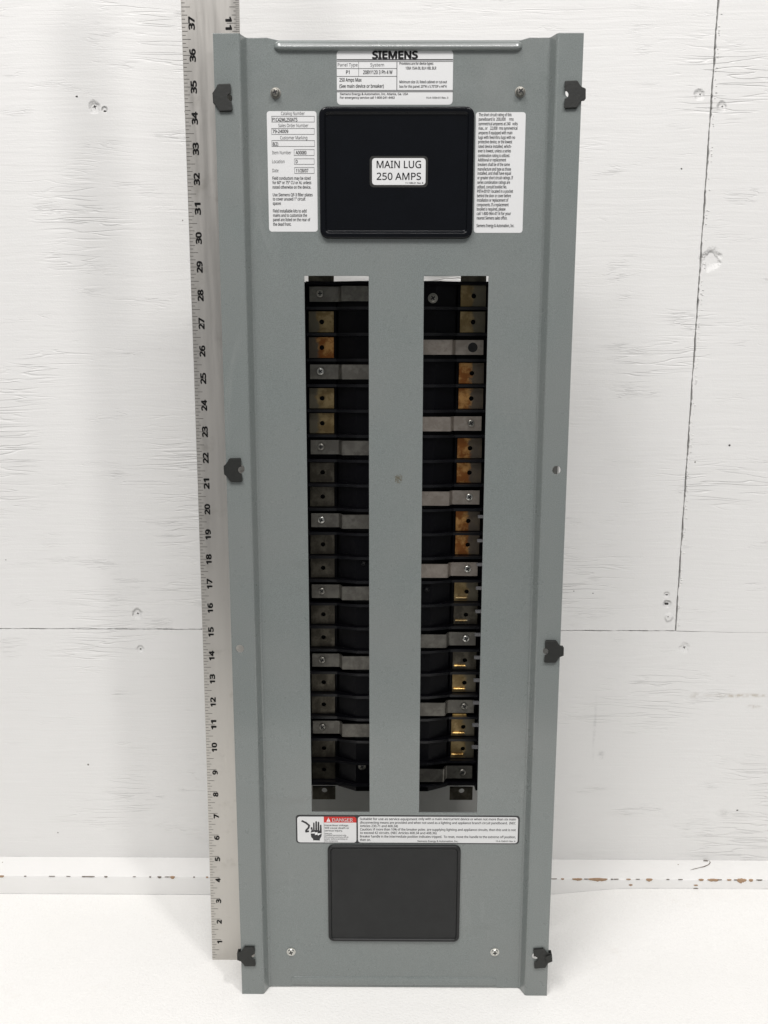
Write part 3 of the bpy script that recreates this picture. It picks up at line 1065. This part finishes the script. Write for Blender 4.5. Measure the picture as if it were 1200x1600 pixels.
# ---- black clip nuts hooked over the flanges
def clip(u, w, side, tilt, out, lobed=False):
    mb = MB()
    x0, x1 = -0.02 + out * 0, 0.62
    body = [(-out, -0.16), (-out, 0.17), (0.03, 0.23), (0.09, 0.30), (0.16, 0.42), (0.58, 0.42), (0.60, 0.40)]
    notch = []
    for i in range(9):
        a = math.radians(90 + 180 * i / 8)
        notch.append((0.60 + 0.13 * math.cos(a) * (1.15 if lobed else 1.0), 0.0 + 0.125 * math.sin(a)))
    body += notch + [(0.62, -0.40), (0.60, -0.43), (0.17, -0.43), (0.10, -0.31), (0.03, -0.22)]
    ca, sa = math.cos(tilt), math.sin(tilt)

    def tr(x, z):
        x, z = x * ca - z * sa, x * sa + z * ca
        return (u + side * x, w + z)
    poly = [tr(x, z) for x, z in body]
    n1 = 0.10
    plate(mb, [poly], n1 - 0.045, n1, 0.012)
    # fold over the flange edge and the back leaf
    fold = [tr(-out - 0.015, -0.16), tr(-out + 0.035, -0.16), tr(-out + 0.035, 0.16), tr(-out - 0.015, 0.16)]
    plate(mb, [fold], -0.17, n1 - 0.012, 0.0)
    back = [tr(-out + 0.03, -0.155), tr(0.33, -0.30), tr(0.33, 0.30), tr(-out + 0.03, 0.155)]
    plate(mb, [back], -0.175, -0.13, 0.0)
    # turned down spring lips top and bottom
    for z0 in (-0.43, 0.42):
        lip = [tr(0.19, z0 - 0.018), tr(0.58, z0 - 0.018), tr(0.58, z0 + 0.018), tr(0.19, z0 + 0.018)]
        plate(mb, [lip], 0.008, n1 - 0.03, 0.0)
    if lobed:
        lobe = [tr(-out, -0.12), tr(-out + 0.22, -0.2), tr(-out + 0.26, 0.1), tr(-out, 0.2)]
        plate(mb, [lobe], n1, n1 + 0.07, 0.02)
    return mb.build("clip_nut", M_CLIP, panel)


clip(-6.28, 34.50, 1, 0.03, 0.02)
clip(-6.28, 21.71, 1, 0.02, 0.035)
clip(-6.28, 1.78, 1, 0.0, 0.11)
clip(6.27, 34.62, -1, -0.04, 0.10)
clip(6.27, 14.80, -1, 0.0, 0.10)
clip(6.27, 1.80, -1, -0.10, 0.12, True)

# ---- interior: pan, insulating base, bus stabs and straps
PN = -5.6
mb = MB()
plate(mb, [[(-6.62, 1.6), (6.62, 1.6), (6.62, 28.8), (-6.62, 28.8)]], PN - 0.06, PN)
for s in (-1, 1):
    mb.box(s * 6.65 - 0.03, s * 6.65 + 0.03, -PN - 2.0, -PN + 0.06, 1.6, 28.8)
back_pan = mb.build("back_pan", M_PAN, panel)
for u, w in ((-4.224, 34.78), (4.223, 34.81), (-4.258, 1.66), (4.134, 1.70)):
    mb = MB()
    if w < 20:
        mb.loft([[(x, -n, z) for x, z in circle(u, w, 0.16, 12)] for n in (FN - TH - 0.004, PN + 0.004)], True, True)
    else:
        mb.loft([[(x, -n, z) for x, z in circle(u, w, 0.16, 12)] for n in (FN - TH - 0.004, -3.4)], True, True)
        mb.box(u - 0.3, u + 0.3, 3.4, 3.46, 25.0, w + 0.3)
        mb.box(u - 0.3, u + 0.3, 3.46, -PN - 0.004, 25.0, 25.06)
    mb.build("standoff", M_PAN, panel)


def sh(w):            # the interior hangs very slightly out of square
    return -(28.9 - w) * 0.0055


skew = lambda x, y, z: (x + sh(z), y, z)
PROF = [(-3.66, -4.6), (-3.66, -3.15), (-3.56, -3.15), (-3.54, -3.58), (-2.38, -3.58), (-2.30, -3.50), (-1.55, -3.06), (1.55, -3.06), (2.36, -3.50), (2.44, -3.58), (3.60, -3.58), (3.62, -3.15), (3.72, -3.15), (3.72, -4.6)]
bus_base = MB().extrude_w([(u, -n) for u, n in PROF], 7.39, 28.70).build("bus_base", M_BASE, panel, None, skew)
RIB = [(-3.54, -3.59), (-3.54, -3.16), (-2.36, -3.16), (-2.28, -3.14), (-1.50, -2.93), (1.50, -2.93), (2.34, -3.14), (2.42, -3.16), (3.61, -3.16), (3.61, -3.59),
       (2.43, -3.59), (2.35, -3.51), (1.54, -3.07), (-1.54, -3.07), (-2.29, -3.51), (-2.37, -3.59)]
rib_me = None
for k in range(21):
    wz = 28.2 - k - 0.5
    mb = MB().extrude_w([(u, -n) for u, n in RIB], -0.055, 0.055)
    if rib_me is None:
        rib_me = mb.mesh("barrier_rib")
    o = link("barrier_rib", rib_me, M_RIB, bus_base)
    o.location = (sh(wz) * IN, 0, wz * IN)
mb = MB().extrude_w([(u, -n) for u, n in RIB], 28.60, 28.72)
mb.build("end_barrier", M_BASE, bus_base, None, skew)
tab_me = MB().box(3.40, 3.66, 2.98, 3.14, -0.05, 0.05).mesh("barrier_tab")
for k in range(0, 20):
    wz = 28.2 - k + 0.24
    if wz < 20:
        o = link("barrier_tab", tab_me, M_TAB, bus_base)
        o.location = (sh(wz) * IN, 0, wz * IN)


def stab(u0, u1, w0, w1, mat, n=-3.40, hole=0.095, ledge=None, see=False, lip=None):
    mb = MB()
    uc, wc = (u0 + u1) / 2, (w0 + w1) / 2
    outl = [[(u0, w0), (u1, w0), (u1, w1), (u0, w1)]]
    if hole:
        outl.append(circle(uc + 0.02, wc if not see else wc + 0.12, hole, 14))
    plate(mb, outl, n - 0.09, n, 0.012)
    o = mb.build("bus_stab", mat, panel, None, skew)
    if ledge:
        a, b, lw = ledge
        mb = MB()
        rings = []
        for x in (a, b):
            rings.append([(x, -(n - 0.01), lw - 0.05), (x, -(n + 0.05), lw - 0.045), (x, -(n + 0.085), lw - 0.01), (x, -(n + 0.075), lw + 0.02), (x, -(n + 0.03), lw + 0.05), (x, -(n - 0.01), lw + 0.06)])
        mb.loft(rings, True, True)
        mb.build("stab_lip", lip or M_GOLD, o, 40, skew)
    return o


def strap(side, w, mat, screw_mat):
    s = side
    e0, e1, b0, b1 = (3.46, 2.40, 2.32, 2.18) if s > 0 else (3.40, 2.31, 2.23, 2.09)
    fr = [(e0, -3.22), (b0 + 0.05, -3.22), (b0 + 0.01, -3.18), (b1 + 0.04, -2.93), (b1, -2.89), (0.3, -2.89)]
    bk_ = [(0.3, -2.95), (b1 - 0.02, -2.95), (b1 - 0.0, -2.97), (b0 - 0.04, -3.24), (b0, -3.28), (e0, -3.28)]
    mb = MB().extrude_w([(s * u, -n) for u, n in fr + bk_], w - 0.285, w + 0.285)
    o = mb.build("bus_strap", mat, panel, None, skew)
    uc = 2.98 * s if s < 0 else 3.04
    if screw_mat is not None:
        screw_head("strap_screw", uc + sh(w), w + 0.02, -3.22, 0.145, 0.09, screw_mat, rng.uniform(0, 1.5), o, M_BLACK, False)
    else:
        hb = MB()
        flat(hb, circle(uc + sh(w), w, 0.19, 20), -3.214)
        hb.build("screw_hole", M_BLACK, o)
    return o


for k in range(21):
    w = 28.2 - k
    # left column
    if k % 3 == 0:
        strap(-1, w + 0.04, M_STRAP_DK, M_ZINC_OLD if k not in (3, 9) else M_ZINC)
    else:
        mt = M_COPPER if k in (2,) else M_BRASS if k in (1, 4, 5) else M_STAB_DK  # stab tint picked by row
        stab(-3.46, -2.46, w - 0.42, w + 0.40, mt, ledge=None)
    # right column
    if k % 3 == 2:
        strap(1, w, M_STRAP if k < 12 else M_STRAP_DK, None if k == 2 else (M_ZINC if k in (8, 11, 14) else M_ZINC_OLD))
        if k == 17:
            mb = MB()
            mb.loft([[(x, y, z) for y, z in ((3.36, w - 0.44), (3.27, w - 0.43), (3.28, w - 0.36), (3.36, w - 0.33))] for x in (2.56, 3.15)], True, True)
            mb.build("stab_lip", M_GOLD, bus_base, None, skew)
    else:
        mt = M_COPPER if 3 <= k <= 10 else M_BRASS if k not in (13, 15) else M_STAB_DK
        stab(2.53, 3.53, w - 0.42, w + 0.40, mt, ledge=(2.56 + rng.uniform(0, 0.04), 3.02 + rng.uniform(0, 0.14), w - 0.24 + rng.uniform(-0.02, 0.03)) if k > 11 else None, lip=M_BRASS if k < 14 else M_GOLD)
# bar ends above and below the base
for u0, u1 in ((-3.46, -2.46), (2.53, 3.53)):
    stab(u0, u1, 28.64, 29.9, M_STAB_DK, -3.45, 0.13)
    stab(u0, u1, 6.78, 7.38, M_STAB_DK, -3.45, 0.12, None, True)
screw_head("base_screw", 1.42, 28.08, -3.06, 0.155, 0.09, M_ZINC_OLD, 0.6, bus_base, M_BLACK, True)
screw_head("base_screw", -1.40, 8.55, -3.06, 0.14, 0.09, M_ZINC_OLD, 0.6, bus_base, M_BLACK, True)
screw_head("base_screw", -1.30, 17.5, -3.06, 0.12, 0.05, M_BASE, 0.6, bus_base, M_BLACK, True)
screw_head("base_screw", 1.30, 16.4, -3.06, 0.12, 0.05, M_BASE, 0.6, bus_base, M_BLACK, True)
